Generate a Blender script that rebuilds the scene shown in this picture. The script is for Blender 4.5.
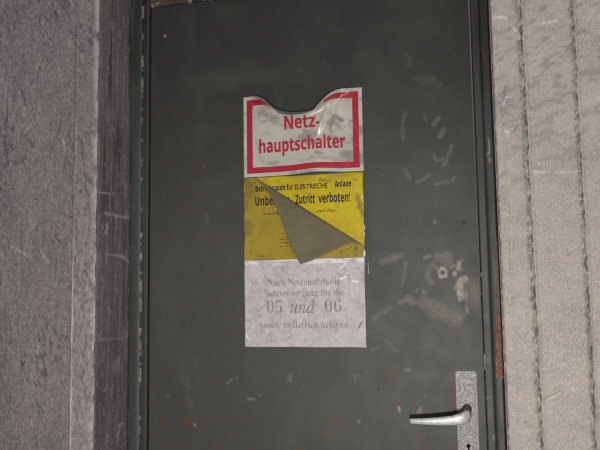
import bpy, bmesh, math, random
import numpy as np
from mathutils import Vector, Matrix
for o in list(bpy.data.objects):
    bpy.data.objects.remove(o)
scene = bpy.context.scene
COL = scene.collection

# ------------------------------------------------------------------ camera
cam_d = bpy.data.cameras.new('camera'); cam = bpy.data.objects.new('camera', cam_d); COL.objects.link(cam)
cam_d.sensor_width = 36; cam_d.lens = 41.400; cam_d.clip_start = 0.02
r, u, b, p = (0.969033, 0.246506, -0.014490), (0.037614, -0.089357, 0.995289), (0.244050, -0.965013, -0.095862), (0.806116, -1.615668, 1.325420)
cam.matrix_world = Matrix(((r[0], u[0], b[0], p[0]), (r[1], u[1], b[1], p[1]), (r[2], u[2], b[2], p[2]), (0, 0, 0, 1)))
scene.camera = cam
try: scene.cycles.filter_width = 1.1
except Exception: pass
# ------------------------------------------------------------------ world, light, exposure
world = bpy.data.worlds.new('world'); scene.world = world; world.use_nodes = True
bg = world.node_tree.nodes['Background']; bg.inputs['Color'].default_value = (0.92, 0.96, 1.0, 1); bg.inputs['Strength'].default_value = 0.30
# added sky gradient, brighter to the lower right, to shape the door's reflections
_n, _l = world.node_tree.nodes, world.node_tree.links
_tc = _n.new('ShaderNodeTexCoord'); _dp = _n.new('ShaderNodeVectorMath'); _dp.operation = 'DOT_PRODUCT'; _dp.inputs[1].default_value = (0.75, -0.45, -0.48); _l.new(_tc.outputs['Generated'], _dp.inputs[0])
_mr = _n.new('ShaderNodeMapRange'); _mr.inputs[1].default_value = -0.1; _mr.inputs[2].default_value = 0.9; _mr.inputs[3].default_value = 0.10; _mr.inputs[4].default_value = 0.85; _l.new(_dp.outputs['Value'], _mr.inputs[0]); _l.new(_mr.outputs[0], bg.inputs['Strength'])
ld = bpy.data.lights.new('flash', 'AREA'); ld.shape = 'DISK'; ld.size = 0.10; ld.energy = 25; ld.color = (1.0, 0.955, 0.90)
lo = bpy.data.objects.new('flash', ld); COL.objects.link(lo); lo.location = (0.83, -1.85, 1.05)
lo.rotation_euler = (Vector((0.80, 0, 1.10)) - lo.location).to_track_quat('-Z', 'Y').to_euler()
scene.view_settings.view_transform = 'Standard'; scene.view_settings.look = 'None'
scene.view_settings.exposure = 0.0; scene.view_settings.gamma = 1.0; scene.view_settings.use_curve_mapping = False

# ------------------------------------------------------------------ numeric helpers
def vnoise(x, z, sx, sz, seed):
    rng = np.random.RandomState(seed); L = rng.rand(128, 128)
    a = x / sx + seed * 3.17; c = z / sz + seed * 1.31
    ia = np.floor(a).astype(int); ic = np.floor(c).astype(int)
    fa = a - ia; fc = c - ic; fa = fa * fa * (3 - 2 * fa); fc = fc * fc * (3 - 2 * fc)
    g = lambda i, j: L[i % 128, j % 128]
    return (g(ia, ic) * (1 - fa) + g(ia + 1, ic) * fa) * (1 - fc) + (g(ia, ic + 1) * (1 - fa) + g(ia + 1, ic + 1) * fa) * fc
def fbm(x, z, sx, sz, seed, n=4):
    t = 0; a = 1.0; s = 0
    for k in range(n):
        t = t + a * vnoise(x, z, sx / 2 ** k, sz / 2 ** k, seed + k); s += a; a *= 0.55
    return t / s
def sstep(e0, e1, v):
    t = np.clip((v - e0) / (e1 - e0), 0, 1); return t * t * (3 - 2 * t)
def axis(parts):
    """non-uniform axis: [(start, stop, step), ...]"""
    out = []
    for a, b_, s in parts:
        n = max(1, int(round((b_ - a) / s))); out += list(np.linspace(a, b_, n, endpoint=False))
    out.append(parts[-1][1]); return np.array(out)

def stroke(A, X, Z, pts, w, s, seed=1, rough=0.5, soft=0.5):
    """wear or painted shadow mark: a rough line through pts, w metres wide, added into attribute array A"""
    pts = [np.array(q) for q in pts]
    if len(pts) == 1: pts = [pts[0], pts[0] + np.array((1e-5, 0))]
    D = np.full(X.shape, 1e9)
    for a, b_ in zip(pts[:-1], pts[1:]):
        d = b_ - a; t = np.clip(((X - a[0]) * d[0] + (Z - a[1]) * d[1]) / (d @ d), 0, 1)
        D = np.minimum(D, np.hypot(X - a[0] - t * d[0], Z - a[1] - t * d[1]))
    n = fbm(X, Z, max(w * 1.1, .003), max(w * 1.1, .003), seed, 3)
    D = D + (n - 0.5) * w * 2 * rough
    m = s * (1 - sstep(w * (1 - soft) * .5, w * (1 + soft) * .5, D)) * (0.55 + 0.7 * vnoise(X, Z, .004, .004, seed + 9))
    np.maximum(A, m, out=A)

# ------------------------------------------------------------------ mesh helpers
def link(name, me, mat=None, parent=None, smooth=False):
    o = bpy.data.objects.new(name, me); COL.objects.link(o)
    if mat:
        me.materials.append(mat)
    if parent: o.parent = parent
    if smooth:
        for q in me.polygons: q.use_smooth = True
    return o
def grid_mesh(name, PX, PY, PZ, attrs=None, flip=False, closed=False):
    """PX.. arrays (n, m) -> quad grid; attrs: name -> (n, m) float array"""
    n, m = PX.shape
    idx = np.arange(n * m).reshape(n, m)
    q = np.stack((idx[:-1, :-1], idx[1:, :-1], idx[1:, 1:], idx[:-1, 1:]), -1).reshape(-1, 4)
    if flip: q = q[:, ::-1]
    me = bpy.data.meshes.new(name)
    me.vertices.add(n * m); me.vertices.foreach_set('co', np.stack((PX, PY, PZ), -1).astype(np.float32).ravel())
    nf = len(q); me.loops.add(nf * 4); me.loops.foreach_set('vertex_index', q.astype(np.int32).ravel())
    me.polygons.add(nf); me.polygons.foreach_set('loop_start', np.arange(0, nf * 4, 4, dtype=np.int32))
    try: me.polygons.foreach_set('loop_total', np.full(nf, 4, dtype=np.int32))
    except Exception: pass
    me.update(calc_edges=True); me.validate()
    for k, A in (attrs or {}).items():
        at = me.attributes.new(k, 'FLOAT', 'POINT'); at.data.foreach_set('value', A.astype(np.float32).ravel())
    return me
def bm_mesh(name, bm):
    bmesh.ops.recalc_face_normals(bm, faces=bm.faces)
    me = bpy.data.meshes.new(name); bm.to_mesh(me); bm.free(); return me
def box_bm(bm, x0, x1, y0, y1, z0, z1, bev=0):
    g = bmesh.ops.create_cube(bm, size=1)
    for v in g['verts']:
        v.co = Vector(((x0 + x1) / 2 + v.co.x * (x1 - x0), (y0 + y1) / 2 + v.co.y * (y1 - y0), (z0 + z1) / 2 + v.co.z * (z1 - z0)))
    if bev:
        es = list({e for v in g['verts'] for e in v.link_edges})
        bmesh.ops.bevel(bm, geom=es, offset=bev, segments=2, affect='EDGES', profile=.5)
def merge_into(me, build):
    """add the closing back and sides to a dense face mesh"""
    bm = bmesh.new(); bm.from_mesh(me); build(bm); bm.to_mesh(me); bm.free(); me.update()
def thing(name, label, cat, loc, group=None):
    o = bpy.data.objects.new(name, None); COL.objects.link(o); o.location = loc; o.empty_display_size = .05
    o['label'] = label; o['category'] = cat
    if group: o['group'] = group
    return o
def at(o, child):
    """keep a child's world coordinates under a parent that sits away from the origin"""
    child.parent = o; child.matrix_parent_inverse = Matrix.Translation(o.location).inverted(); return child

# ------------------------------------------------------------------ materials
class Mat:
    def __init__(s, name, rough=.6, metal=0., spec=.5):
        s.m = bpy.data.materials.new(name); s.m.use_nodes = True; s.t = s.m.node_tree; s.n = s.t.nodes; s.l = s.t.links
        s.b = s.n['Principled BSDF']; s.b.inputs['Roughness'].default_value = rough; s.b.inputs['Metallic'].default_value = metal
        s.b.inputs['Specular IOR Level'].default_value = spec
        s.tc = s.n.new('ShaderNodeTexCoord')
    def noise(s, scale, sc=(1, 1, 1), detail=6, rough=.6, lo=.35, hi=.65):
        mp = s.n.new('ShaderNodeMapping'); mp.inputs['Scale'].default_value = sc; s.l.new(s.tc.outputs['Object'], mp.inputs[0])
        t = s.n.new('ShaderNodeTexNoise'); t.inputs['Scale'].default_value = scale; t.inputs['Detail'].default_value = detail; t.inputs['Roughness'].default_value = rough
        s.l.new(mp.outputs[0], t.inputs['Vector'])
        r_ = s.n.new('ShaderNodeMapRange'); r_.inputs[1].default_value = lo; r_.inputs[2].default_value = hi; s.l.new(t.outputs['Fac'], r_.inputs[0]); return r_.outputs[0]
    def attr(s, name):
        a = s.n.new('ShaderNodeAttribute'); a.attribute_name = name; return a.outputs['Fac']
    def math(s, op, a, c):
        m_ = s.n.new('ShaderNodeMath'); m_.operation = op; m_.use_clamp = True
        for i, v in enumerate((a, c)):
            if isinstance(v, (int, float)): m_.inputs[i].default_value = v
            else: s.l.new(v, m_.inputs[i])
        return m_.outputs[0]
    def mix(s, f, a, c, mode='MIX'):
        m_ = s.n.new('ShaderNodeMix'); m_.data_type = 'RGBA'; m_.blend_type = mode
        for i, v in ((0, f), (6, a), (7, c)):
            if isinstance(v, (int, float)): m_.inputs[i].default_value = v
            elif isinstance(v, tuple): m_.inputs[i].default_value = (*v, 1)
            else: s.l.new(v, m_.inputs[i])
        return m_.outputs[2]
    def color(s, c):
        if isinstance(c, tuple): s.b.inputs['Base Color'].default_value = (*c, 1)
        else: s.l.new(c, s.b.inputs['Base Color'])
    def bump(s, h, strength=.3, dist=.002):
        k = s.n.new('ShaderNodeBump'); k.inputs['Strength'].default_value = strength; k.inputs['Distance'].default_value = dist
        s.l.new(h, k.inputs['Height']); s.l.new(k.outputs[0], s.b.inputs['Normal'])

def concrete(name, base, dark, light, sc, k=1.0):
    M = Mat(name, .9, spec=.2)
    c = M.mix(M.noise(9, sc, 8, .65), base, dark)
    c = M.mix(M.math('MULTIPLY', M.noise(70, sc, 6, .7, .44, .70), .8), c, dark)
    c = M.mix(M.math('MULTIPLY', M.noise(300, (1, 1, .7), 4, .85, .46, .62), .75), c, light)
    c = M.mix(M.math('MULTIPLY', M.noise(620, (1, 1, .7), 2, .8, .50, .64), .66 * k), c, tuple(v * .35 for v in dark))
    c = M.mix(M.attr('dark'), c, tuple(v * .32 for v in dark))
    c = M.mix(M.attr('pale'), c, tuple(min(.8, v * 1.5) for v in light))
    M.color(c); M.bump(M.noise(260, (1, 1, .6), 5, .8, .2, .8), .9, .003); return M.m
m_wall_l = concrete('grimy_concrete', (.34, .303, .30), (.20, .174, .176), (.48, .435, .425), (1, 1, .45))
m_wall_r = concrete('pale_plaster', (.545, .495, .45), (.39, .345, .32), (.67, .615, .555), (.55, 1, 1), .6)
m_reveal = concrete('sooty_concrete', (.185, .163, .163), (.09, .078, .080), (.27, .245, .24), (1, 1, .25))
m_floor = concrete('floor_screed', (.20, .19, .18), (.13, .12, .115), (.27, .26, .25), (1, 1, 1))

RUST = (.105, .045, .022)
def paint_mat(name, base, rough=.48):
    M = Mat(name, rough, spec=.45)
    c = M.mix(M.noise(5, (1, 1, .6), 6, .6, .3, .7), base, tuple(v * .78 for v in base))
    c = M.mix(M.math('MULTIPLY', M.noise(60, (1, 1, 1), 6, .7, .5, .75), .35), c, tuple(v * 1.5 for v in base))
    c = M.mix(M.math('MULTIPLY', M.noise(300, (1, 1, 1), 2, .6, .45, .75), .45), c, tuple(v * .6 for v in base))
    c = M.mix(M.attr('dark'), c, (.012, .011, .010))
    c = M.mix(M.attr('rust'), c, M.mix(M.noise(220, (1, 1, 1), 4, .7), RUST, (.09, .035, .018)))
    c = M.mix(M.attr('scuff'), c, (.47, .42, .375))
    M.color(c); M.bump(M.noise(120, (1, 1, 1), 4, .6, .2, .8), .12, .001)
    M.l.new(M.math('ADD', M.noise(14, (1, 1, 1), 5, .6, -1.2, 2.2), rough - .42), M.b.inputs['Roughness'])
    return M.m
m_door = paint_mat('dark_grey_door_paint', (.060, .061, .053))
m_frame = paint_mat('dark_grey_frame_paint', (.056, .060, .056), .45)
def flat(name, col, rough=.5, metal=0., var=.25, scale=60, bump=0., spec=.5):
    M = Mat(name, rough, metal, spec)
    M.color(M.mix(M.noise(scale, (1, 1, 1), 6, .65), col, tuple(v * (1 - var) for v in col)))
    if bump: M.bump(M.noise(scale * 3, (1, 1, 1), 4, .6, .2, .8), bump, .001)
    return M.m

# ------------------------------------------------------------------ the setting
D = 0.15                                    # depth of the door niche
def struct(o): o['kind'] = 'structure'; return o

# left wall: rough cast concrete face with a raised edge band beside the niche
xs = axis([(-2.2, -.40, .2), (-.40, -.069, .0022)]); zs = axis([(0, .82, .08), (.82, 2.22, .0024), (2.22, 2.8, .08)])
X, Z = np.meshgrid(xs, zs, indexing='ij')
band = sstep(-.128, -.120, X + .002 * (vnoise(X, Z, .02, .05, 3) - .5)) 
line = np.exp(-((X + .124 + .0015 * (vnoise(X * 0, Z, 1, .03, 8) - .5)) / .0022) ** 2)
edge = sstep(-.080, -.069, X)
h = .004 * fbm(X, Z, .12, .25, 11) + .0040 * fbm(X, Z, .012, .024, 21) + .003 * band + .0022 * line - .010 * edge ** 2 * (.7 + .6 * vnoise(X, Z, .02, .015, 5))
dk = .62 * sstep(.54, .72, fbm(X + .5 * Z, Z - .4 * X, .007, .022, 31, 4)) * sstep(.25, .75, vnoise(X, Z, .09, .12, 77))
dk = np.maximum(dk, .35 * sstep(.62, .76, fbm(X, Z, .0045, .008, 41, 3)))
pl = .30 * band * sstep(2.0, 1.2, Z) * sstep(.3, .7, fbm(X, Z, .006, .012, 15)) + .95 * line * (.4 + vnoise(X, Z, .01, .05, 14)) * sstep(1.95, 1.3, Z) + .45 * sstep(-.078, -.071, X) * sstep(.35, .6, fbm(X, Z, .01, .03, 51))
pl = np.maximum(pl, .22 * sstep(.60, .76, fbm(X, Z, .005, .006, 61, 3)))
for a, w, s in (([(-0.1616, 1.7073), (-0.1499, 1.6768)], .003, .6), ([(-0.3366, 1.8739), (-0.3238, 1.8365), (-0.3282, 1.7905)], .004, .3), ([(-0.2162, 1.4347), (-0.1934, 1.4050)], .003, .6), ([(-0.3006, 1.4494), (-0.2492, 1.4210)], .004, .45)):
    stroke(pl, X, Z, a, w, s, 5)
for a, w, s in (([(-0.1756, 1.4674), (-0.1562, 1.4498), (-0.1509, 1.4569)], .0035, .9), ([(-0.2620, 1.1781), (-0.2557, 1.1521)], .004, .9), ([(-0.2560, 1.1616), (-0.2506, 1.1664)], .004, .9), ([(-0.1516, 1.2307), (-0.1353, 1.2237)], .004, .8), ([(-0.1433, 1.2190)], .004, .8), ([(-0.3166, 1.7896), (-0.3222, 1.6880)], .006, .5), ([(-0.2775, 1.8376), (-0.2650, 1.7982)], .004, .6), ([(-0.2332, 1.5578), (-0.2085, 1.5764)], .004, .5), ([(-0.1632, 1.5253), (-0.1356, 1.5095), (-0.1196, 1.5186)], .004, .7), ([(-0.3291, 1.7266), (-0.3152, 1.6496)], .008, .6), ([(-0.1692, 1.0557), (-0.1631, 1.0213)], .004, .5)):
    stroke(dk, X, Z, a, w, s, 7, .7)
me = grid_mesh('wall_left', X, -D - h + .004, Z, {'dark': dk, 'pale': pl})
def back(bm):
    box_bm(bm, -2.2, -.075, -D + .002, .10, 0, 2.8)
merge_into(me, back)
wall_left = struct(link('wall_left', me, m_wall_l))
# its sooty reveal
ts = axis([(0, 1, .016)]); T, Z2 = np.meshgrid(ts, zs, indexing='ij')
hx = .0016 * fbm(T * .14, Z2, .02, .06, 91) + .0012 * fbm(T * .14, Z2, .008, .2, 95)
pl2 = .30 * sstep(.60, .76, fbm(T * .14, Z2, .007, .022, 101, 4)) + .15 * sstep(.5, .8, fbm(T * .14, Z2, .005, .25, 131, 3))
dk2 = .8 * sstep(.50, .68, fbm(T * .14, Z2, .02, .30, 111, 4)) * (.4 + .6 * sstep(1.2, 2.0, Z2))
XR = -.0690 + T * .018; YR = -D + .006 + T * (D - .006)
def rs(pts, w, s): stroke(pl2, XR * 0 + T * .1, Z2, [((q[0] - 97) / 36 * .1, q[1]) for q in pts], w, s, 13, .7)
for pts, w, s in (([(98, 1.5707), (112, 1.5732)], .004, .8), ([(105, 1.5218), (132, 1.5200), (133, 1.5071)], .007, .7), ([(106, 1.4233), (122, 1.4203), (130, 1.4058)], .006, .65), ([(107, 1.4969), (106, 1.4724)], .006, .7), ([(98, 1.3880), (97, 1.4310)], .004, .6), ([(109, 1.1091), (107, 1.0973)], .006, .5), ([(122, 1.0065), (120, 0.9705)], .006, .5), ([(95, 1.2185), (130, 1.2157)], .003, .35), ([(130, 2.0122), (133, 2.0600)], .004, .5)):
    rs(pts, w, s)
pl2 = np.maximum(pl2, .5 * sstep(.07, .0, T) * sstep(.3, .6, fbm(T, Z2, .02, .03, 141)))
me = grid_mesh('reveal', XR + hx, YR, Z2, {'dark': np.clip(dk2, 0, 1), 'pale': np.clip(pl2, 0, 1)})
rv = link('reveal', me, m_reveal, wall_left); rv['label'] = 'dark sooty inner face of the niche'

# right wall: pale plaster with two crumbly upright seams
xs = axis([(.8545, 1.20, .0018), (1.20, 2.6, .2)])
X, Z = np.meshgrid(xs, zs, indexing='ij')
h = .003 * fbm(X, Z, .14, .16, 211) + .0012 * fbm(X, Z, .012, .008, 221)
dk = .34 * sstep(.50, .74, fbm(X, Z - .25 * X, .022, .011, 231, 3)) * sstep(1.30, 1.80, Z)
pl = .20 * sstep(.62, .8, fbm(X, Z, .005, .004, 261, 3))
for (a, b_, w, sd) in (((0.9146, 1.9265), (0.9176, 1.0083), .0042, 1), ((1.0173, 1.9140), (1.0167, 1.0123), .0036, 2)):
    cx = a[0] + (b_[0] - a[0]) * (Z - a[1]) / (b_[1] - a[1]) + .004 * (fbm(X * 0, Z, 1, .03, 270 + sd) - .5) + .003 * (vnoise(X * 0, Z, 1, .006, 280 + sd) - .5)
    d = X - cx; g = np.exp(-(d / w) ** 2)
    j = fbm(X, Z, .004, .007, 290 + sd, 3)
    h = h + .0065 * g * (.25 + 1.3 * sstep(.3, .7, j)) - .0035 * np.exp(-((d - 1.7 * w) / (.7 * w)) ** 2)
    dk = np.maximum(dk, np.clip(.75 * np.exp(-((d - .6 * w) / (1.05 * w)) ** 2) * (.35 + 1.0 * sstep(.40, .62, fbm(X, Z, .004, .012, 300 + sd, 3))), 0, 1))
    pl = np.maximum(pl, .6 * np.exp(-((d + .2 * w) / (1.0 * w)) ** 2) * sstep(.62, .76, fbm(X, Z, .004, .006, 310 + sd, 2)))
h = h - .006 * sstep(.8605, .8545, X) * (.5 + vnoise(X, Z, .01, .012, 7))
h = h + .0014 * sstep(-.004, .004, X - (.8545 + .014 + .012 * (1.9 - Z)))
for a, w, s in (([(0.9272, 1.5610), (0.9790, 1.5571), (1.0168, 1.5570)], .0035, .55), ([(0.9608, 1.8715), (0.9882, 1.8727)], .004, .7), ([(0.8578, 1.8940), (0.8760, 1.8941)], .005, .7), ([(0.8821, 1.8934), (0.8900, 1.8903)], .005, .7), ([(0.8799, 1.6475)], .005, .7), ([(0.8744, 1.7050), (0.8830, 1.7213)], .004, .5), ([(0.9011, 1.8674), (0.9067, 1.8581)], .006, .7), ([(1.0239, 1.7364), (1.0211, 1.7200)], .004, .8), ([(0.8816, 1.6390)], .003, .7), ([(0.9805, 1.1254)], .004, .5)):
    stroke(pl, X, Z, a, w, s, 15, .8)
for a, w, s in (([(0.9115, 1.7847), (0.9130, 1.7718)], .005, .8), ([(0.8774, 1.3060)], .003, .7), ([(0.9252, 1.3857)], .003, .6), ([(0.8674, 1.5353)], .003, .7), ([(0.8801, 1.7471), (0.8770, 1.7218)], .0035, .6), ([(0.9555, 1.4231)], .003, .5), ([(0.9860, 1.3901)], .004, .4), ([(0.8899, 1.0612), (0.8933, 1.0536)], .004, .3)):
    stroke(dk, X, Z, a, w, s, 17, .8)
me = grid_mesh('wall_right', X, -D - h + .003, Z, {'dark': dk, 'pale': pl})
merge_into(me, lambda bm: box_bm(bm, .8595, 2.6, -D + .002, .10, 0, 2.8))
wall_right = struct(link('wall_right', me, m_wall_r))
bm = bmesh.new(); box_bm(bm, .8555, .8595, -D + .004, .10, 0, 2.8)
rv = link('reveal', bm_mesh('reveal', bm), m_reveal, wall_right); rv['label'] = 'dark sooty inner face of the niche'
# concrete above the door head, and the ground
bm = bmesh.new(); box_bm(bm, -.075, .8595, -D + .004, .10, 2.130, 2.8, .004)
struct(link('wall_lintel', bm_mesh('wall_lintel', bm), m_wall_l))
bm = bmesh.new(); box_bm(bm, -2.2, 2.6, -3.2, .10, -.10, 0)
struct(link('floor', bm_mesh('floor', bm), m_floor))

# ------------------------------------------------------------------ steel door frame
def post(name, sgn, x0):
    prof = [(.0510, .060), (.0510, -.012), (.0500, -.0155), (.0475, -.0180), (.042, -.0190), (.036, -.0192), (.030, -.0190), (.0262, -.0180), (.0242, -.0170), (.0234, -.0158), (.0226, -.0135), (.0222, -.0105), (.0219, -.0075), (.0205, -.0062), (.017, -.0060), (.012, -.0060), (.007, -.0060), (.0042, -.0055), (.0030, -.004), (.0028, .060)]
    pp = []
    for a, b_ in zip(prof[:-1], prof[1:]):
        n = max(1, int(np.hypot(b_[0] - a[0], b_[1] - a[1]) / .0022)); n = min(n, 4)
        for k in range(n): pp.append((a[0] + (b_[0] - a[0]) * k / n, a[1] + (b_[1] - a[1]) * k / n))
    pp.append(prof[-1]); pp = np.array(pp); sh = .0055 if sgn < 0 else 0.
    q = (pp[:, 0] > .0200) & (pp[:, 0] < .0310); pp[q, 0] -= sh; q = (pp[:, 0] > .0052) & (pp[:, 0] <= .0205) & (pp[:, 1] > -.0064); pp[q, 0] = .0052 + (pp[q, 0] - .0052) * (.0150 / .0205 if sgn < 0 else 1)
    zz = axis([(0, .82, .1), (.82, 2.10, .0022)])
    I, Zp = np.meshgrid(np.arange(len(pp)), zz, indexing='ij')
    O = pp[:, 0][I]; Y = pp[:, 1][I]
    ridge = np.exp(-((O - .0229 + sh) / .0009) ** 2) * (Y < -.0085)
    br = fbm(O, Zp, .0025, .012, 400 + (sgn > 0), 4)
    sc = np.clip((1.0 if sgn < 0 else .18) * ridge * sstep(.52, .66, br) * (.35 + .65 * vnoise(O * 0, Zp, 1, .05, 405)), 0, 1)
    rim = np.exp(-((O - .049) / .002) ** 2)
    sc = np.maximum(sc, (.35 if sgn < 0 else .25) * rim * sstep(.5, .66, fbm(O, Zp, .006, .03, 420, 3)))
    dk = .75 * sstep(.45, .66, fbm(O, Zp, .03, .2, 430 + (sgn > 0), 3)) * (sstep(1.5, 2.05, Zp) * .8 + .1)
    dk = np.maximum(dk, .8 * np.exp(-((O - .0035) / .003) ** 2))
    ru = .5 * sstep(.62, .74, fbm(O, Zp, .01, .02, 440 + (sgn > 0), 3)) * (sstep(2.0, 2.08, Zp) if sgn < 0 else sstep(1.5, 1.2, Zp) * .6)
    if sgn > 0:
        stroke(sc, x0 + O, Zp, [(0.8449, 1.6669), (0.8473, 1.6436), (0.8444, 1.6254), (0.8471, 1.6091)], .0028, .75, 3)
        stroke(sc, x0 + O, Zp, [(0.8162, 1.1786), (0.8160, 1.1457)], .0035, .9, 3)
        stroke(sc, x0 + O, Zp, [(0.8178, 1.3609), (0.8184, 1.3541)], .003, .8, 3); stroke(sc, x0 + O, Zp, [(0.8171, 1.3138)], .003, .8, 3)
        stroke(sc, x0 + O, Zp, [(0.8316, 1.0049), (0.8322, 0.9943)], .003, .6, 3)
        stroke(sc, x0 + O, Zp, [(0.8070, 1.0801), (0.8263, 1.0867)], .002, .3, 3)
        stroke(ru, x0 + O, Zp, [(0.8399, 1.8785), (0.8432, 1.8497)], .004, .5, 5)
    me = grid_mesh(name, x0 + sgn * O, Y, Zp, {'scuff': sc, 'dark': np.clip(dk, 0, 1), 'rust': ru}, flip=sgn > 0)
    return link(name, me, m_frame, frame, True)
bm = bmesh.new(); box_bm(bm, -.051, .8665, .055, .075, 0, 2.128)
# open the sheet behind the door leaf: the frame's back rails only
bm.free(); bm = bmesh.new(); box_bm(bm, -.050, -.004, .045, .062, 0, 2.126); box_bm(bm, .817, .8535, .045, .062, 0, 2.126); box_bm(bm, -.004, .817, .045, .062, 2.081, 2.126)
frame = struct(link('trim_1', bm_mesh('trim_1', bm), m_frame))
frame['label'] = 'dark grey steel frame around the door'
post('frame_post', -1, 0.0)
# right post is narrower where the wall overlaps it
post('frame_post', 1, .8135 - .0)
for o in list(frame.children):
    if o.name.startswith('frame_post') and o.data.vertices[0].co.x > .5:
        for v in o.data.vertices: v.co.x = min(v.co.x, .8552)
xs = axis([(-.002, .8165, .003)]); prof = [(2.080, .055), (2.080, -.003), (2.083, -.006), (2.095, -.006), (2.098, -.010), (2.100, -.018), (2.106, -.019), (2.126, -.019), (2.129, -.016), (2.129, .055)]
pp = []
for a, b_ in zip(prof[:-1], prof[1:]):
    for k in range(4): pp.append((a[0] + (b_[0] - a[0]) * k / 4, a[1] + (b_[1] - a[1]) * k / 4))
pp.append(prof[-1]); pp = np.array(pp)
X, I = np.meshgrid(xs, np.arange(len(pp)), indexing='ij')
Zh = pp[:, 0][I]; Yh = pp[:, 1][I]
ru = np.clip(sstep(.30, .52, fbm(X, Zh + Yh, .03, .01, 501, 3)) * 1.0, 0, 1) * sstep(2.081, 2.0835, Zh)
dk = .8 * sstep(.5, .7, fbm(X, Zh + Yh, .03, .012, 521, 3)) * sstep(2.12, 2.08, Zh)
sc = .5 * sstep(.62, .72, fbm(X, Zh + Yh, .012, .006, 541, 3))
hd = link('frame_header', grid_mesh('frame_header', X, Yh, Zh, {'rust': ru, 'dark': dk, 'scuff': sc}), m_frame, frame, True); hd['label'] = 'rust-red head of the steel frame'
M = Mat('rusty_steel', .85, spec=.2)
c = M.mix(M.noise(45, (1, 1, 1), 6, .7), (.235, .118, .085), (.13, .060, .044)); c = M.mix(M.math('MULTIPLY', M.noise(300, (1, 1, 1), 3, .7, .5, .65), .8), c, (.42, .27, .20)); M.color(c); M.bump(M.noise(260, (1, 1, 1), 4, .6, .2, .8), .6, .002); m_rust = M.m
def rust_strip(pts, y0, y1, lab):
    bm = bmesh.new(); f = [bm.verts.new((x, y0, z)) for x, z in pts]; g = [bm.verts.new((x, y1, z)) for x, z in pts]; n = len(pts)
    bm.faces.new(f); bm.faces.new(g[::-1])
    for k in range(n): bm.faces.new((f[k], g[k], g[(k + 1) % n], f[(k + 1) % n]))
    bmesh.ops.bevel(bm, geom=list(bm.edges), offset=.0006, segments=1, affect='EDGES')
    o = link('strike_strip', bm_mesh('strike_strip', bm), m_rust, frame); o['label'] = lab
rust_strip([(0.8542, 1.4399), (0.8622, 1.4374), (0.8602, 1.2739), (0.8513, 1.2740)], -.0215, -.012, 'narrow rust-brown upper length of the strike strip')
rust_strip([(0.8459, 1.2707), (0.8608, 1.2706), (0.8587, 1.1286), (0.8397, 1.1272)], -.0222, -.012, 'broad rust-red lower length of the strike strip')

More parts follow.
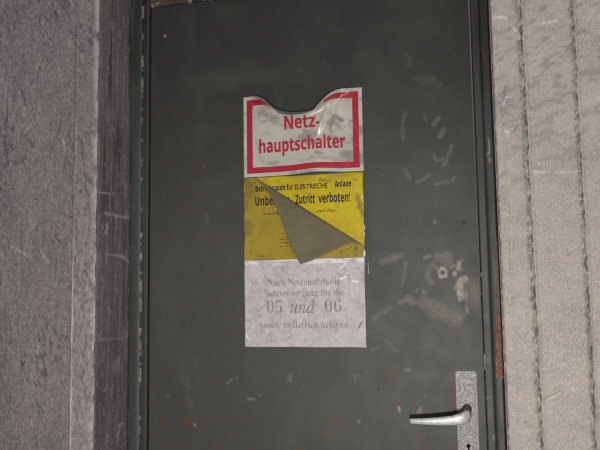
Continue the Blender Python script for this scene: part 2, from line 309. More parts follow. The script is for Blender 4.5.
# ------------------------------------------------------------------ door leaf
xs = axis([(.0005, .8130, .0019)]); zs2 = axis([(.008, .88, .06), (.88, 2.0775, .0021)])
X, Z = np.meshgrid(xs, zs2, indexing='ij')
sc = .018 * sstep(.45, .75, fbm(X, Z, .06, .09, 601, 5)) + .05 * sstep(.78, .84, fbm(X, Z, .008, .008, 611, 3))
ru = .35 * sstep(.83, .87, fbm(X, Z, .012, .012, 621, 3)) * sstep(.35, .6, vnoise(X, Z, .2, .2, 3))
dk = .62 * sstep(.22, .62, fbm(X, Z, .25, .15, 631, 4) + .16 * (1 - X / .8)) * sstep(1.30, 1.95, Z)  # soot plus light falloff towards the upper left, both painted into the door colour
S = [([(0.7215, 1.4020), (0.7435, 1.3877)], 10, .30), ([(0.7440, 1.4014)], 8, .34), ([(0.7248, 1.3675), (0.7318, 1.3742), (0.7406, 1.3672), (0.7379, 1.3558), (0.7289, 1.3537), (0.7248, 1.3652)], 3.2, .75), ([(0.7698, 1.3848), (0.7698, 1.3734)], 6, .6), ([(0.7604, 1.3599)], 5, .75), ([(0.7822, 1.3482)], 5.5, .6), ([(0.7709, 1.3416), (0.7671, 1.3303), (0.7720, 1.3099)], 7, .75), ([(0.7770, 1.3279), (0.7833, 1.3187), (0.7828, 1.2737)], 3, .45), ([(0.6941, 1.3993), (0.7033, 1.4025)], 4, .45), ([(0.7142, 1.3884), (0.7001, 1.3726), (0.6973, 1.3543), (0.7060, 1.3427)], 5, .24), ([(0.6894, 1.3200)], 6, .42), ([(0.6747, 1.3248)], 4, .3), ([(0.6360, 1.2954), (0.6524, 1.3068), (0.6613, 1.2952)], 5, .3),
     ([(0.6976, 1.2925), (0.7104, 1.2720), (0.7371, 1.2650), (0.7545, 1.2559)], 15, .30), ([(0.7241, 1.2787), (0.7593, 1.2649)], 13, .30), ([(0.5944, 1.3914), (0.6181, 1.4001), (0.6392, 1.4089)], 7, .24), ([(0.6503, 1.3900), (0.6395, 1.3369)], 4, .18), ([(0.6080, 1.2865), (0.5747, 1.2613)], 6, .15), ([(0.7186, 1.4798)], 3.5, .4), ([(0.7117, 1.3816), (0.7228, 1.3744)], 4, .35), ([(0.7497, 1.3738), (0.7588, 1.3782)], 4, .45), ([(0.6617, 1.3089), (0.6794, 1.2904)], 4, .28), ([(0.7927, 1.3344), (0.8090, 1.3004)], 16, .16),
     ([(0.7224, 1.7090), (0.7344, 1.7248)], 4, .26), ([(0.7376, 1.6817), (0.7472, 1.6976)], 4, .26), ([(0.7444, 1.6128), (0.7566, 1.6379), (0.7618, 1.6564)], 3.5, .24), ([(0.7201, 1.6378), (0.7288, 1.6255), (0.7426, 1.6270)], 4, .22), ([(0.6582, 1.7428), (0.6503, 1.7144), (0.6517, 1.6805)], 4, .16), ([(0.6835, 1.5761), (0.7094, 1.5912)], 5, .22), ([(0.7224, 1.5693), (0.7498, 1.5726)], 4, .24), ([(0.6565, 1.6061), (0.6630, 1.5867)], 5, .18), ([(0.7612, 1.5743), (0.7683, 1.5833)], 4, .2), ([(0.6763, 1.8775), (0.6709, 1.8560)], 4, .14), ([(0.6958, 1.8244), (0.7325, 1.8065)], 9, .10), ([(0.7045, 1.7295), (0.7066, 1.7221)], 3, .2), ([(0.5780, 1.8798), (0.6480, 1.7995), (0.7180, 1.7885)], 22, .05), ([(0.6595, 1.8718), (0.6695, 1.8880)], 4, .10),
     ([(0.1268, 1.0004), (0.1215, 1.0050)], 2.5, .45), ([(0.6247, 1.0569), (0.6256, 1.0502)], 2.5, .6), ([(0.2080, 1.1056), (0.2183, 1.1130)], 2.5, .35), ([(0.2313, 1.1180)], 2.5, .3), ([(0.2616, 1.0686), (0.2768, 1.0689)], 2, .4), ([(0.2921, 1.0787)], 2.5, .35), ([(0.3700, 1.1297), (0.3673, 1.1132)], 4, .2), ([(0.6408, 1.1427), (0.6476, 1.1428)], 3, .35), ([(0.5245, 1.1274), (0.5264, 1.1091)], 3, .14), ([(0.4639, 1.0710), (0.5408, 1.1185), (0.5485, 1.0504)], 20, .03), ([(0.5315, 1.0227)], 3, .3), ([(0.6697, 1.0492), (0.6745, 1.0582)], 2.5, .35), ([(0.0396, 1.9978)], 2.5, .7), ([(0.1459, 1.6459)], 2, .3), ([(0.6843, 1.0852)], 3, .2), ([(0.5990, 1.2083), (0.6260, 1.1833)], 3, .12), ([(0.0949, 1.1134), (0.1056, 1.0916)], 8, .08), ([(0.1056, 1.0625), (0.1162, 1.0482)], 6, .1), ([(0.0520, 1.0710)], 3, .2), ([(0.1511, 1.5231), (0.1592, 1.5076)], 6, .08), ([(0.5658, 1.1875), (0.5847, 1.1945)], 3, .15), ([(0.4391, 1.0244), (0.5469, 0.9826)], 30, .03), ([(0.6041, 1.9519), (0.7233, 1.9535)], 30, .04)]
for k, (a, w, s) in enumerate(S): stroke(sc, X, Z, a, w * .0024, s * (.62 if s < .5 else .9), 700 + k, .45, .7)
Rr = [([(0.0388, 1.0109), (0.0402, 1.0000)], 5.5, .9), ([(0.0950, 1.0187), (0.1004, 1.0044)], 4, .8), ([(0.1083, 1.0094), (0.1136, 1.0000)], 4.5, .9), ([(0.1892, 0.9468)], 4, .9), ([(0.2733, 0.9502)], 3, .8), ([(0.4632, 1.0309), (0.4750, 1.0289)], 3.5, .85), ([(0.4445, 0.9948), (0.4444, 0.9856)], 3.5, .8), ([(0.3823, 0.9539), (0.3896, 0.9538)], 4, .9), ([(0.6158, 1.0657), (0.6249, 1.0659)], 4.5, .9), ([(0.6205, 1.0703), (0.6225, 1.0591)], 3, .8), ([(0.6675, 1.0514), (0.6640, 1.0468)], 3, .8), ([(0.6650, 1.0047), (0.6657, 0.9937)], 3.5, .85), ([(0.6669, 0.9938), (0.6728, 0.9675)], 2, .6), ([(0.6040, 1.1388), (0.6202, 1.1402)], 3.5, .55), ([(0.7486, 1.1353), (0.7463, 1.0822), (0.7461, 1.0536)], 3.6, .95), ([(0.7365, 1.0028), (0.7337, 0.9722)], 4, .45), ([(0.7999, 1.0616), (0.7986, 1.0094)], 3.5, .45), ([(0.1486, 1.6534), (0.1513, 1.6430)], 5, .45), ([(0.2303, 1.8698)], 4, .4), ([(0.8063, 1.3455), (0.8082, 1.3094)], 8, .42), ([(0.7520, 1.2458), (0.7553, 1.2447)], 3, .9), ([(0.3330, 1.1504), (0.3355, 1.1481)], 5, .3), ([(0.7915, 1.3006), (0.8080, 1.2736)], 10, .20), ([(0.1432, 1.6512)], 3, .4), ([(0.7421, 1.1775), (0.7456, 1.1887)], 2.5, .3), ([(0.2874, 1.1189)], 3, .3), ([(0.3856, 1.1816), (0.5187, 1.1872)], 2, .25)]
for k, (a, w, s) in enumerate(Rr): stroke(ru, X, Z, a, w * .0024, s, 800 + k, .6, .5)
K = [([(0.7775, 1.3098), (0.7790, 1.2918), (0.7795, 1.2738)], 3.6, .8), ([(0.7846, 1.4766)], 3.5, .95), ([(0.5776, 1.0987)], 3.5, .8), ([(0.5389, 1.1390)], 3.5, .45), ([(0.7337, 1.3628)], 2.5, .6), ([(0.3251, 1.8149), (0.4022, 1.7982), (0.4779, 1.8068)], 14, .45), ([(0.5614, 1.5923), (0.5623, 1.4299)], 5, .35)]  # dark specks; sign's cast shadow painted above its curl; strip beside yellow sign
for k, (a, w, s) in enumerate(K): stroke(dk, X, Z, a, w * .0024, s, 900 + k, .4, .6)
Y = .0004 * (fbm(X, Z, .25, .3, 651, 2) - .5) - .0006 * sc * 0
Y = Y - Y.min()
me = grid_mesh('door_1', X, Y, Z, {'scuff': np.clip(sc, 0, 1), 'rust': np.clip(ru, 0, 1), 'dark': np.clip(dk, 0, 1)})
merge_into(me, lambda bm: box_bm(bm, .0005, .8130, .0006, .042, .008, 2.0775))
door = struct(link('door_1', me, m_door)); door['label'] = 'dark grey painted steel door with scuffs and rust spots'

# lever handle on a long plate
M = Mat('worn_chrome', .58, .25, .4)
c = M.mix(M.noise(330, (1, 1, 1), 3, .75, .42, .60), (.19, .19, .185), (.44, .435, .43)); c = M.mix(M.math('MULTIPLY', M.noise(90, (1, 1, 1), 5, .7, .52, .72), .8), c, (.20, .18, .16)); M.color(c); M.bump(M.noise(330, (1, 1, 1), 3, .6, .2, .8), .5, .001); m_chrome = M.m
m_lever = flat('dull_aluminium', (.70, .69, .68), .42, .25, .35, 160, .25)
m_shaft = flat('tarnished_steel', (.16, .13, .11), .6, .2, .5, 120, .2)
m_black = flat('black_void', (.006, .006, .006), .9)
m_screw = flat('bright_screw_steel', (.86, .85, .83), .4, 0)
px0, px1, pz0, pz1 = .7535, .7995, .893, 1.1425
bm = bmesh.new(); box_bm(bm, px0, px1, -.0032, .0005, pz0, pz1)
vert_e = [e for e in bm.edges if abs(e.verts[0].co.y - e.verts[1].co.y) > .002]
bmesh.ops.bevel(bm, geom=vert_e, offset=.003, segments=3, affect='EDGES')
fr = [e for e in bm.edges if e.verts[0].co.y < -.003 and e.verts[1].co.y < -.003]
bmesh.ops.bevel(bm, geom=fr, offset=.0012, segments=2, affect='EDGES')
# shallow raised field
box_bm(bm, px0 + .0065, px1 - .0065, -.0042, -.003, pz0 + .012, pz1 - .016, .0005)
plate = link('back_plate', bm_mesh('back_plate', bm), m_chrome, door); plate['label'] = 'pitted bright metal plate behind the lever'
def disc(bm, x, z, y0, y1, r, n=20):
    M4 = Matrix.Translation((x, (y0 + y1) / 2, z)) @ Matrix.Rotation(math.pi / 2, 4, 'X')
    bmesh.ops.create_cone(bm, cap_ends=True, segments=n, radius1=r, radius2=r * .92, depth=abs(y1 - y0), matrix=M4)
for sx in (.7592, .7928):
    bm = bmesh.new(); disc(bm, sx, 1.1335, -.0056, -.002, .0027)
    s_ = link('screw', bm_mesh('screw', bm), m_screw, plate, True)
bm = bmesh.new(); disc(bm, .7765, .9795, -.0046, -.002, .0050); box_bm(bm, .7745, .7785, -.0046, -.002, .960, .9795)
link('keyhole', bm_mesh('keyhole', bm), m_black, plate)
# lever: round shaft out of the plate, elbow, long tapering grip to the left
hz = 1.0479; hx_ = .7745
rings = []
def ring(cx, cy, cz, ax, az_dir, ra, rb, n=16):
    """ellipse ring: ra along vector az_dir (z), rb along vector ax"""
    out = []
    for k in range(n):
        t = 2 * math.pi * k / n; c_, s_ = math.cos(t), math.sin(t)
        e = 2 / 2.6; cc = math.copysign(abs(c_) ** e, c_); ss = math.copysign(abs(s_) ** e, s_)
        out.append(Vector((cx, cy, cz)) + Vector(az_dir) * ra * cc + Vector(ax) * rb * ss)
    return out
Zv = (0, 0, 1)
# (x, y, z, normal-in-plane axis, half height, half thickness)
for (x, y, dz, ang, ra, rb) in ((hx_ + .002, -.040, .006, 0, .0115, .0095), (hx_ + .001, -.047, .003, 25, .0130, .0085), (hx_ - .005, -.0525, .0005, 55, .0132, .0072), (hx_ - .013, -.0550, -.0018, 80, .0124, .0066), (hx_ - .030, -.0560, -.0050, 90, .0104, .0060), (hx_ - .050, -.0560, -.0070, 90, .0092, .0056), (hx_ - .075, -.0550, -.0085, 92, .0078, .0052), (hx_ - .098, -.0535, -.0095, 94, .0066, .0048), (hx_ - .117, -.0515, -.0100, 95, .0058, .0044), (hx_ - .1215, -.0510, -.0100, 95, .0046, .0034)):
    a_ = math.radians(ang); ax = (math.cos(a_), -math.sin(a_) * 1.0, 0) if ang < 90 else (0, -1, 0)
    rings.append(ring(x, y, hz + dz, ax, Zv, ra, rb))
bm = bmesh.new(); vr = [[bm.verts.new(q) for q in R_] for R_ in rings]
for A, B in zip(vr[:-1], vr[1:]):
    for k in range(16): bm.faces.new((A[k], A[(k + 1) % 16], B[(k + 1) % 16], B[k]))
bm.faces.new(vr[0][::-1]); bm.faces.new(vr[-1])
lever = link('lever', bm_mesh('lever', bm), m_lever, door, True); lever['label'] = 'pale aluminium lever pointing left'
bm = bmesh.new(); disc(bm, hx_ + .0015, hz + .0115, -.046, -.003, .0090, 24); disc(bm, hx_ + .0015, hz + .0115, -.010, -.003, .0112, 24)
link('spindle', bm_mesh('spindle', bm), m_shaft, lever, True)

# ------------------------------------------------------------------ lettering
_cap = {}
def text_raw(body, off, shear=0):
    cu = bpy.data.curves.new('t', 'FONT'); cu.body = body; cu.size = 1; cu.offset = off; cu.resolution_u = 4; cu.shear = shear; cu.fill_mode = 'FRONT' if False else 'BOTH'
    o = bpy.data.objects.new('t', cu); COL.objects.link(o)
    dg = bpy.context.evaluated_depsgraph_get(); me = bpy.data.meshes.new_from_object(o.evaluated_get(dg))
    bpy.data.objects.remove(o); bpy.data.curves.remove(cu); return me
def cap_of(off, body=''):
    f = 'H'
    for ch in body:
        if 0x1D5D4 <= ord(ch) <= 0x1D607: f = chr(0x1D5DB)
        elif 0x1D400 <= ord(ch) <= 0x1D467 or 0x1D7CE <= ord(ch) <= 0x1D7D7: f = chr(0x1D407)
    if (off, f) not in _cap:
        m_ = text_raw(f, off); _cap[off, f] = max(v.co.y for v in m_.vertices); bpy.data.meshes.remove(m_)
    return _cap[off, f]
def lettering(name, lines, surf, mat, parent, lift=.0004, cut=.012):
    for l in lines: o = lettering1(name, [l], surf, mat, parent, lift, cut)
    return o
def sans(t):
    out = ''
    for ch in t:
        if 'A' <= ch <= 'Z': out += chr(0x1D5D4 + ord(ch) - 65)
        elif 'a' <= ch <= 'z': out += chr(0x1D5EE + ord(ch) - 97)
        else: out += ch
    return out
def lettering1(name, lines, surf, mat, parent, lift, cut):
    """lines: (text, left, width, baseline, cap height, boldness, shear); surf maps sheet (x, z) arrays to 3-D; one mesh"""
    bm = bmesh.new()
    for body, x0, w, z0, ch, off, sh in lines:
        me = text_raw(body, off, sh); lb = bmesh.new(); lb.from_mesh(me); bpy.data.meshes.remove(me)
        bmesh.ops.remove_doubles(lb, verts=lb.verts, dist=1e-6)
        if not lb.verts: lb.free(); continue
        a = min(v.co.x for v in lb.verts); b_ = max(v.co.x for v in lb.verts); k = ch / cap_of(off, body)
        for v in lb.verts: v.co = Vector((x0 + (v.co.x - a) / (b_ - a) * w, z0 + v.co.y * k, 0))
        t = bpy.data.meshes.new('t'); lb.to_mesh(t); lb.free(); bm.from_mesh(t); bpy.data.meshes.remove(t)
    if cut:
        for ax in (0, 1):
            lo_, hi_ = min(v.co[ax] for v in bm.verts), max(v.co[ax] for v in bm.verts)
            t = lo_ + cut
            while t < hi_:
                no = Vector((1, 0, 0)) if ax == 0 else Vector((0, 1, 0)); co = no * t
                bmesh.ops.bisect_plane(bm, geom=list(bm.verts) + list(bm.edges) + list(bm.faces), plane_co=co, plane_no=no); t += cut
    bmesh.ops.triangulate(bm, faces=bm.faces)
    xy = np.array([(v.co.x, v.co.y) for v in bm.verts])
    px_, py_, pz_ = surf(xy[:, 0], xy[:, 1])
    for v, x, y, z in zip(bm.verts, px_, py_, pz_): v.co = Vector((x, y - lift, z))
    for f in bm.faces:
        f.normal_update()
    fl = [f for f in bm.faces if f.normal.y > 0]
    if fl: bmesh.ops.reverse_faces(bm, faces=fl)
    me = bpy.data.meshes.new(name); bm.to_mesh(me); bm.free()
    o = link(name, me, mat); at(parent, o); return o
def sheet(name, x0, x1, z0, z1, n, m, surf, mat, parent, mask=None, attrs=None, thick=.0004, lift=0):
    xs = np.linspace(x0, x1, n); zs_ = np.linspace(z0, z1, m); X, Z = np.meshgrid(xs, zs_, indexing='ij')
    a, b_, c_ = surf(X, Z)
    me = grid_mesh(name, a, b_ - lift, c_, attrs(X, Z) if attrs else None)
    if mask is not None:
        bm = bmesh.new(); bm.from_mesh(me); bm.faces.ensure_lookup_table()
        cx = [(X[i, j] + X[i + 1, j + 1]) / 2 for i in range(n - 1) for j in range(m - 1)]; cz = [(Z[i, j] + Z[i + 1, j + 1]) / 2 for i in range(n - 1) for j in range(m - 1)]
        keep = mask(np.array(cx), np.array(cz))
        bmesh.ops.delete(bm, geom=[f for f, k in zip(bm.faces, keep) if not k], context='FACES'); bm.to_mesh(me); bm.free()
    o = link(name, me, mat, None, True); at(parent, o)
    if thick:
        md = o.modifiers.new('thickness', 'SOLIDIFY'); md.thickness = thick; md.offset = -1
    return o

# ------------------------------------------------------------------ red and white sign, its top edge curled forward
NX0, NX1, NZ0, NZ1 = .2555, .5565, 1.6095, 1.8140
_th = np.linspace(0, 1, 60)
def netz(X, Z):
    X = np.asarray(X, float); Z = np.asarray(Z, float); sh = X.shape; x = X.ravel(); z = Z.ravel()
    u_ = (x - NX0) / (NX1 - NX0); v_ = (z - NZ0) / (NZ1 - NZ0)
    _g = np.linspace(0, 1, 201); _b = np.interp(_g, (0, .04, .10, .20, .31, .44, .55, .65, .76, .84, .92, 1), (0, 0, .11, .40, .70, 1, 1, .78, .42, .15, .02, 0)); _b = np.convolve(np.pad(_b, 10, 'edge'), np.hanning(21) / np.hanning(21).sum(), 'valid')
    bell = np.interp(u_, _g, _b)
    L = .006 + .064 * bell ** .7                                  # length of sheet that has curled
    s0 = NZ1 - L; t = np.clip((z - s0) / L, 0, 1)
    thm = math.radians(112) * np.clip(bell * 1.25, 0, 1) ** .8
    # integrate the bend: angle rises over the first third, then stays
    k = _th[None, :] * t[:, None]; th = thm[:, None] * sstep(0, .42, k)
    dzs = np.trapezoid(np.cos(th), _th, axis=1) if hasattr(np, 'trapezoid') else np.trapz(np.cos(th), _th, axis=1)
    dys = np.trapezoid(np.sin(th), _th, axis=1) if hasattr(np, 'trapezoid') else np.trapz(np.sin(th), _th, axis=1)
    zz = np.minimum(z, s0) + L * t * dzs
    yy = -L * t * dys
    # gentle buckles and the arc shaped crease on the right
    yy = yy - .0012 - .010 * bell * sstep(.25, .80, v_) * (1 - .25 * sstep(.8, 1, v_)) - .004 * np.exp(-((u_ - .58) / .16) ** 2) * sstep(.5, 0, v_)
    arc = u_ - (.60 + .26 * np.clip(v_ - .35, 0, 1) ** 1.1 * 1.2)
    yy = yy - .0040 * np.exp(-(arc / .022) ** 2) * sstep(.38, .6, v_) * sstep(1.02, .85, v_)
    arc2 = u_ - (.70 + .24 * np.clip(v_ - .3, 0, 1))
    yy = yy - .0022 * np.exp(-(arc2 / .018) ** 2) * sstep(.45, .6, v_) * sstep(1.0, .8, v_)
    yy = yy - .0012 * fbm(x, z, .05, .05, 1001, 2)
    zz = zz + .0045 * np.exp(-((u_ - .62) / .17) ** 2) * (1 - v_) ** 2
    return x.reshape(sh), yy.reshape(sh), zz.reshape(sh)
M = Mat('dirty_white_plastic', .28, spec=.5)
c = M.mix(M.noise(11, (1, 1, 1), 6, .6, .42, .70), (.52, .49, .43), (.40, .37, .32)); c = M.mix(M.math('MULTIPLY', M.attr('grime'), 1), c, (.14, .12, .105)); M.color(c); m_nwhite = M.m
M = Mat('faded_red_print', .3, spec=.5)
c = M.mix(M.noise(30, (1, 1, 1), 5, .6), (.45, .018, .040), (.34, .015, .032)); M.color(c); m_red = M.m
def grime(X, Z):
    g = .55 * sstep(.55, .72, fbm(X + .5 * Z, Z, .04, .03, 1101, 4))
    stroke(g, X, Z, [(0.3038, 1.7707), (0.3400, 1.7501)], .018, .5, 1, .5, .8); stroke(g, X, Z, [(0.4794, 1.7519), (0.5062, 1.7349)], .010, .75, 3, .8, .6)
    stroke(g, X, Z, [(0.3036, 1.7478), (0.3296, 1.7483), (0.3757, 1.7272)], .006, .4, 5, .8, .6); stroke(g, X, Z, [(0.4471, 1.7619), (0.4313, 1.7182)], .008, .35, 7, .8, .8)
    stroke(g, X, Z, [(0.4301, 1.6488), (0.4994, 1.6396)], .007, .35, 8, .8, .8); stroke(g, X, Z, [(0.2875, 1.7032), (0.3026, 1.6517)], .010, .3, 8, .8, .8); stroke(g, X, Z, [(0.5318, 1.6717)], .003, .9, 8, .2, .4)
    return {'grime': np.clip(g, 0, 1)}
sign_r = thing('warning_sign', 'white sign with red border and red lettering, top edge curled, topmost on the grey door', 'sign', (.406, 0, NZ0))
sheet('sheet', NX0, NX1, NZ0, NZ1, 120, 110, netz, m_nwhite, sign_r, attrs=grime)
def rect_ring(X, Z):
    a = (X > NX0 + .0085) & (X < NX1 - .0085) & (Z > NZ0 + .0085) & (Z < NZ1 - .0085)
    i = (X > NX0 + .0240) & (X < NX1 - .0240) & (Z > NZ0 + .0235) & (Z < NZ1 - .0235)
    return a & ~i
sheet('border', NX0, NX1, NZ0, NZ1, 202, 138, netz, m_red, sign_r, mask=rect_ring, thick=0, lift=.0004)
o = lettering('lettering', [(sans('Netz-'), 0.3633, .0890, 1.7231, .0325, .013, 0)], netz, m_red, sign_r, .0005, .006); o['label'] = 'red word Netz-'
o = lettering('lettering', [(sans('hauptschalter'), 0.2963, .2170, 1.6690, .0330, .013, 0)], netz, m_red, sign_r, .0005, .006); o['label'] = 'red word hauptschalter'

# ------------------------------------------------------------------ yellow sign with a film peeling off its upper right
YX0, YX1, YZ0, YZ1 = .2570, .5545, 1.4045, 1.6078
def yel(X, Z):
    X = np.asarray(X, float); Z = np.asarray(Z, float)
    y = -.0010 - .0030 * fbm(X, Z, .09, .07, 1201, 2) * sstep(YX1 - .003, YX1 - .02, X) - .0015 * sstep(YX0 + .03, YX0, X) * vnoise(X, Z, .05, .05, 4)
    x = X + .0035 * (vnoise(X * 0, Z, 1, .03, 1211) - .5) * sstep(.02, 0, np.minimum(X - YX0, YX1 - X))
    z = Z + .002 * (vnoise(X, Z * 0, .06, 1, 1221) - .5) * sstep(.02, 0, np.minimum(Z - YZ0, YZ1 - Z))
    return x, y, z
A_, B_ = np.array((0.2840, 1.6087)), np.array((0.5528, 1.4314))
def side(X, Z): return (X - A_[0]) * (B_[1] - A_[1]) - (Z - A_[1]) * (B_[0] - A_[0])     # > 0 below the fold line
def yellow_mat(name, a, b_, gr):
    M = Mat(name, .5, spec=.22)
    c = M.mix(M.noise(14, (1, 1, 1), 6, .65, .38, .68), a, b_); c = M.mix(M.math('MULTIPLY', M.noise(38, (1, 1, 1), 6, .7, .52, .75), gr), c, (.16, .115, .03)); c = M.mix(M.attr('grime'), c, (.10, .07, .03)); c = M.mix(M.attr('rust'), c, (.22, .05, .01)); M.color(c); return M.m
m_yel = yellow_mat('yellow_print', (.56, .43, .012), (.46, .34, .014), .35)
m_film = yellow_mat('dirty_yellow_film', (.38, .275, .028), (.30, .215, .026), .55)
def ygr(X, Z):
    g = .5 * sstep(.5, .7, fbm(X, Z, .03, .05, 1301, 4)) * sstep(.055, 0, np.minimum(X - YX0, YX1 - X)); r_ = np.zeros_like(X)
    g = np.maximum(g, .3 * sstep(.03, 0, YZ1 - Z) * sstep(.4, .6, fbm(X, Z, .03, .02, 1311)))
    for q in ((0.2734, 1.4238), (0.2760, 1.5878), (0.5348, 1.4260), (0.2839, 1.5949)): stroke(r_, X, Z, [q], .0055, .9, 3, .4)
    for q, w in (([(0.2952, 1.4134), (0.3080, 1.4131)], .005), ([(0.5300, 1.5904), (0.5421, 1.5885)], .003), ([(0.5335, 1.4236), (0.5361, 1.4307)], .004), ([(0.4973, 1.4175), (0.5240, 1.4287)], .003), ([(0.4491, 1.5935), (0.4738, 1.5897)], .008), ([(0.5388, 1.5525), (0.5521, 1.5039)], .010)): stroke(g, X, Z, q, w, .6, 9, .5)
    return {'grime': np.clip(g, 0, 1), 'rust': r_}
sign_y = thing('notice_sign', 'yellow sign with black lettering and a grey flap peeled diagonally across it', 'sign', (.406, 0, YZ0))
sheet('sheet', YX0, YX1, YZ0, YZ1, 90, 70, yel, m_yel, sign_y, attrs=ygr)
o = sheet('film', YX0, YX1, YZ0, YZ1, 240, 170, yel, m_film, sign_y, mask=lambda X, Z: (side(X, Z) > 0), attrs=ygr, thick=0, lift=.0005); o['label'] = 'dull dirty yellow film still stuck down'
m_ink = flat('black_ink', (.012, .011, .010), .5, 0, .3)
m_pen = flat('brown_ink', (.055, .020, .012), .5, 0, .3)
zb1, zb2, zb3 = 1.5724, 1.5376, 1.5137
o = lettering('lettering', [(sans('Betriebsraum f\u00fcr'), 0.2863, 0.3812-0.2863, zb1, .0150, .012, 0), (sans('Anlage'), 0.4858, 0.5260-0.4858, zb1 + .0015, .0150, .012, 0)], yel, m_ink, sign_y, .0009, .02); o['label'] = 'first line of black print'
o = lettering('lettering', [('ELEKTRISCHE', 0.3862, 0.4685-0.3862, zb1 + .0005, .0125, .022, .10)], yel, m_pen, sign_y, .0009, .02); o['label'] = 'hand-inked brown capitals'
o = lettering('lettering', [(sans('Unbe'), 0.2855, 0.3311-0.2855, zb2, .0222, .010, 0), (sans('fugten'), 0.3324, 0.3731-0.3324, zb2, .0222, .010, 0), (sans('Zutritt'), 0.3877, 0.4372-0.3882, zb2, .0222, .010, 0), (sans('verboten!'), 0.4447, 0.5228-0.4447, zb2, .0222, .010, 0)], yel, m_ink, sign_y, .0009, .02); o['label'] = 'bold second line of black print'
o = lettering('lettering', [('im Sinne der Vorschriften', 0.3065, .085, zb3, .0065, .004, 0), ('....nach Plan....', 0.4317, 0.4944-0.4317, zb3 + .001, .0070, .004, .2)], yel, m_ink, sign_y, .0009, .03); o['label'] = 'small third line of print'
o = lettering('lettering', [(b_, 0.3468, w, z_, .0042, .002, 0) for b_, w, z_ in (('Der', .014, 1.4643), ('Betrieb der', .040, 1.4508), ('Anlagen ist', .042, 1.4423), ('zu sichern', .044, 1.4342))], yel, m_ink, sign_y, .0009, .03); o['label'] = 'tiny block of print'
# the peeled flap: folds over along the line A-B, free corner hanging down
EA = [(0.2840, 1.6087), (0.3110, 1.5829), (0.3373, 1.5415), (0.3532, 1.5011), (0.3703, 1.4540), (0.3871, 1.4195), (0.4022, 1.3897)]
EB = [(0.4022, 1.3897), (0.4309, 1.3981), (0.4592, 1.4118), (0.4850, 1.4232), (0.5086, 1.4330), (0.5298, 1.4385), (0.5528, 1.4314)]
def poly(pts, n):
    pts = np.array(pts); d = np.r_[0, np.cumsum(np.hypot(*np.diff(pts, axis=0).T))]; t = np.linspace(0, d[-1], n)
    return np.stack((np.interp(t, d, pts[:, 0]), np.interp(t, d, pts[:, 1])), -1)
E1, E2 = poly(EA, 30), poly(EB, 30)[1:]
E_ = np.concatenate((E1, E2)); tt = np.linspace(0, 1, len(E_))
F_ = A_[None] + (B_ - A_)[None] * (np.concatenate((np.linspace(0, .52, 30), np.linspace(.52, 1, 30)[1:])))[:, None]
W = np.linspace(0, 1, 26); rr_ = np.hypot(*(E_ - F_).T); rm = rr_.max()
PX = F_[:, None, 0] + (E_ - F_)[:, None, 0] * W[None]; PZ = F_[:, None, 1] + (E_ - F_)[:, None, 1] * W[None]
dd = rr_[:, None] * W[None] / rm
ends = sstep(0, .12, np.minimum(tt, 1 - tt))[:, None]
PY = -.0045 - .0195 * dd ** .9 - .004 * ends * np.exp(-((dd - .07) / .07) ** 2) - .0025 * np.sin(3.1 * dd + 5 * tt[:, None]) * dd
M = Mat('grey_film_back', .5, spec=.35)
c = M.mix(M.noise(10, (1, 1, 1), 6, .6, .4, .68), (.165, .135, .070), (.115, .098, .058)); c = M.mix(M.math('MULTIPLY', M.noise(40, (.3, 1, 1.6), 6, .7, .5, .72), .6), c, (.085, .075, .062)); M.color(c); m_back = M.m
me = grid_mesh('peeled_flap', PX, PY, PZ, None, flip=True); fo = link('peeled_flap', me, m_back, None, True); at(sign_y, fo); fo['label'] = 'grey-brown back of the peeled film, hanging point down'
md = fo.modifiers.new('thickness', 'SOLIDIFY'); md.thickness = .0003; md.offset = 0

# ------------------------------------------------------------------ white paper notice
WX0, WX1, WZ0, WZ1 = .2553, .5528, 1.1932, 1.4035
def pap(X, Z):
    X = np.asarray(X, float); Z = np.asarray(Z, float)
    y = -.0006 - .0014 * fbm(X, Z, .06, .06, 1401, 3)
    return X + .001 * (vnoise(X * 0, Z, 1, .02, 1405) - .5), y, Z + .0012 * (vnoise(X, Z * 0, .03, 1, 1409) - .5)
M = Mat('weathered_paper', .6, spec=.3)
c = M.mix(M.noise(16, (1, 1, 1), 6, .65, .38, .7), (.58, .535, .53), (.46, .42, .42)); c = M.mix(M.math('MULTIPLY', M.noise(260, (1, 1, 1), 4, .8, .46, .66), .5), c, (.36, .33, .33)); c = M.mix(M.attr('grime'), c, (.20, .17, .16)); c = M.mix(M.attr('pale'), c, (.85, .83, .82)); M.color(c); M.bump(M.noise(90, (1, 1, 1), 5, .6, .2, .8), .25, .001); m_paper = M.m
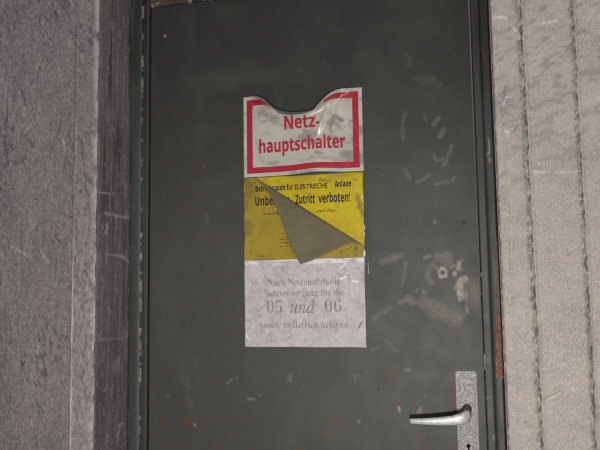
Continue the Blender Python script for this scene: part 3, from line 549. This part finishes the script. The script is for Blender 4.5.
def pgr(X, Z):
    g = .30 * sstep(.50, .75, fbm(X, Z, .012, .012, 1501, 4)); w = .25 * sstep(.60, .78, fbm(X, Z, .006, .006, 1511, 3))
    w = np.maximum(w, .7 * sstep(.0085, .004, np.abs(Z - (WZ1 - .006))) * sstep(.35, .6, fbm(X, Z, .03, .01, 1521)))
    g = np.maximum(g, .7 * sstep(.0012, .0004, np.abs(Z - (WZ1 - .0115) - .002 * (vnoise(X, Z * 0, .05, 1, 6) - .5))) * sstep(.3, .6, vnoise(X, Z, .03, 1, 8)))
    for q, s in (([(0.2741, 1.3551), (0.2766, 1.3453)], .8), ([(0.2707, 1.2482), (0.2654, 1.2361)], .5), ([(0.5403, 1.2498), (0.5365, 1.2382), (0.5439, 1.2521)], .9), ([(0.5264, 1.2104)], .6), ([(0.5130, 1.3626), (0.5176, 1.3530)], .5), ([(0.2863, 1.2844), (0.2939, 1.2795), (0.3068, 1.2939)], .6), ([(0.5014, 1.3818), (0.5084, 1.3721)], .4), ([(0.4244, 1.3047), (0.4268, 1.2975)], .5), ([(0.3242, 1.2600), (0.3394, 1.2720)], .4)): stroke(g, X, Z, q, .0032, s, 5, .6)
    for q in ([(0.4959, 1.3534), (0.5081, 1.3579)], [(0.4989, 1.3818), (0.5063, 1.3888)], [(0.2602, 1.2216), (0.2652, 1.2096)], [(0.5247, 1.3482), (0.5342, 1.3457)], [(0.4088, 1.4055), (0.3961, 1.3914)]): stroke(w, X, Z, q, .004, .9, 7, .6)
    return {'grime': np.clip(g, 0, 1), 'pale': np.clip(w, 0, 1)}
note = thing('paper_notice', 'weathered white paper notice with faded grey lettering, lowest of the sheets on the grey door', 'notice', (.404, 0, WZ0))
sheet('sheet', WX0, WX1, WZ0, WZ1, 160, 120, pap, m_paper, note, attrs=pgr)
M = Mat('faded_grey_ink', .6, spec=.2); c = M.mix(M.noise(170, (1, 1, 1), 3, .7, .40, .62), (.19, .17, .165), (.42, .385, .38)); M.color(c); m_fade = M.m
M = Mat('grey_ink', .6, spec=.2); c = M.mix(M.noise(110, (1, 1, 1), 3, .7, .40, .66), (.19, .17, .165), (.36, .33, .33)); M.color(c); m_grey = M.m
def serif(t, it=False):
    out = ''
    for ch in t:
        if 'A' <= ch <= 'Z': out += chr((0x1D434 if it else 0x1D400) + ord(ch) - 65)
        elif 'a' <= ch <= 'z': out += ('\u210e' if it and ch == 'h' else chr((0x1D44E if it else 0x1D41A) + ord(ch) - 97))
        elif '0' <= ch <= '9': out += chr(0x1D7CE + ord(ch) - 48)
        else: out += ch
    return out
TH = -.012
def wd(a, b_): return b_ - a
o = lettering('lettering', [(serif('Nach Netzausfall die'), 0.3149, 0.4945-0.3149, 1.3402, .0165, TH, 0)], pap, m_fade, note, .0009, .03); o['label'] = 'first faded line of serif print'
o = lettering('lettering', [(serif('Netzversorgung fur die'), 0.3058, 0.5035-0.3058, 1.3144, .0165, TH, 0)], pap, m_fade, note, .0009, .03); o['label'] = 'second faded line of serif print'
o = lettering('lettering', [(serif('05'), 0.3117, 0.3508-0.3117, 1.2749, .0280, -.020, 0), (serif('und', True), 0.3708, 0.4313-0.3708, 1.2744, .0290, .004, 0), (serif('06'), 0.4557, 0.4955-0.4557, 1.2749, .0280, -.020, 0)], pap, m_grey, note, .0009, .03); o['label'] = 'large figures and slanted word of the third line'
o = lettering('lettering', [(serif('wieder in Betrieb nehmen.'), 0.2910, 0.5163-0.2910, 1.2384, .0165, TH, 0)], pap, m_fade, note, .0009, .03); o['label'] = 'last faded line of serif print'

# torn clear sleeve left along the right edge of the yellow sign, its glints painted white
M = Mat('clear_film', .12, spec=.8); M.color((.75, .76, .76)); M.b.inputs['Transmission Weight'].default_value = .85; M.b.inputs['IOR'].default_value = 1.3; m_clear = M.m
m_shard = flat('glint_white_film', (.72, .72, .70), .3, 0, .2)
random.seed(5)
def shard(pts, y=-.0045):
    bm = bmesh.new(); n = len(pts)
    f = [bm.verts.new((x, y - .0006 * (k % 2), z)) for k, (x, z) in enumerate(pts)]; g = [bm.verts.new((x, y + .0012, z)) for x, z in pts]
    bm.faces.new(f); bm.faces.new(g[::-1])
    for k in range(n): bm.faces.new((f[k], g[k], g[(k + 1) % n], f[(k + 1) % n]))
    o = link('film_shred', bm_mesh('film_shred', bm), m_shard); at(sign_y, o); o['label'] = 'shred of torn clear film at the right edge, glint painted white'
shard([(0.5510, 1.4160), (0.5557, 1.4218), (0.5566, 1.4088), (0.5521, 1.4018)])
shard([(0.5539, 1.4776), (0.5562, 1.4811), (0.5564, 1.4704), (0.5544, 1.4681)])
shard([(0.5540, 1.4610), (0.5560, 1.4633), (0.5560, 1.4538), (0.5543, 1.4538)])
shard([(0.5499, 1.5495), (0.5519, 1.5543), (0.5529, 1.5446), (0.5506, 1.5399)])
shard([(0.3374, 1.5286), (0.3407, 1.5280), (0.3394, 1.5236)], -.012)
shard([(0.5614, 1.3922), (0.5622, 1.3921), (0.5624, 1.3639), (0.5617, 1.3639)], -.001)

# ------------------------------------------------------------------ a bit of straw caught on the right wall
bm = bmesh.new()
a = Vector((0.9290, -.1545, 1.1038)); b2 = Vector((0.9586, -.1545, 1.1218))
pts = [a, a.lerp(b2, .35) + Vector((0, -.001, .0006)), a.lerp(b2, .7) + Vector((0, -.0012, .0002)), b2]
dirv = (b2 - a).normalized(); s1 = dirv.cross(Vector((0, 1, 0))).normalized(); s2 = dirv.cross(s1)
prev = None
for k, q in enumerate(pts):
    rad = (.0011, .0015, .0015, .0009)[k]; R_ = [bm.verts.new(q + s1 * rad * math.cos(t) + s2 * rad * math.sin(t)) for t in [2 * math.pi * i / 8 for i in range(8)]]
    if prev:
        for i in range(8): bm.faces.new((prev[i], prev[(i + 1) % 8], R_[(i + 1) % 8], R_[i]))
    else: bm.faces.new(R_[::-1])
    prev = R_
bm.faces.new(prev)
st = link('straw', bm_mesh('straw', bm), flat('dry_straw', (.80, .72, .50), .6), None, True)
st['label'] = 'short pale stalk of straw caught on the plaster wall right of the door'; st['category'] = 'straw'
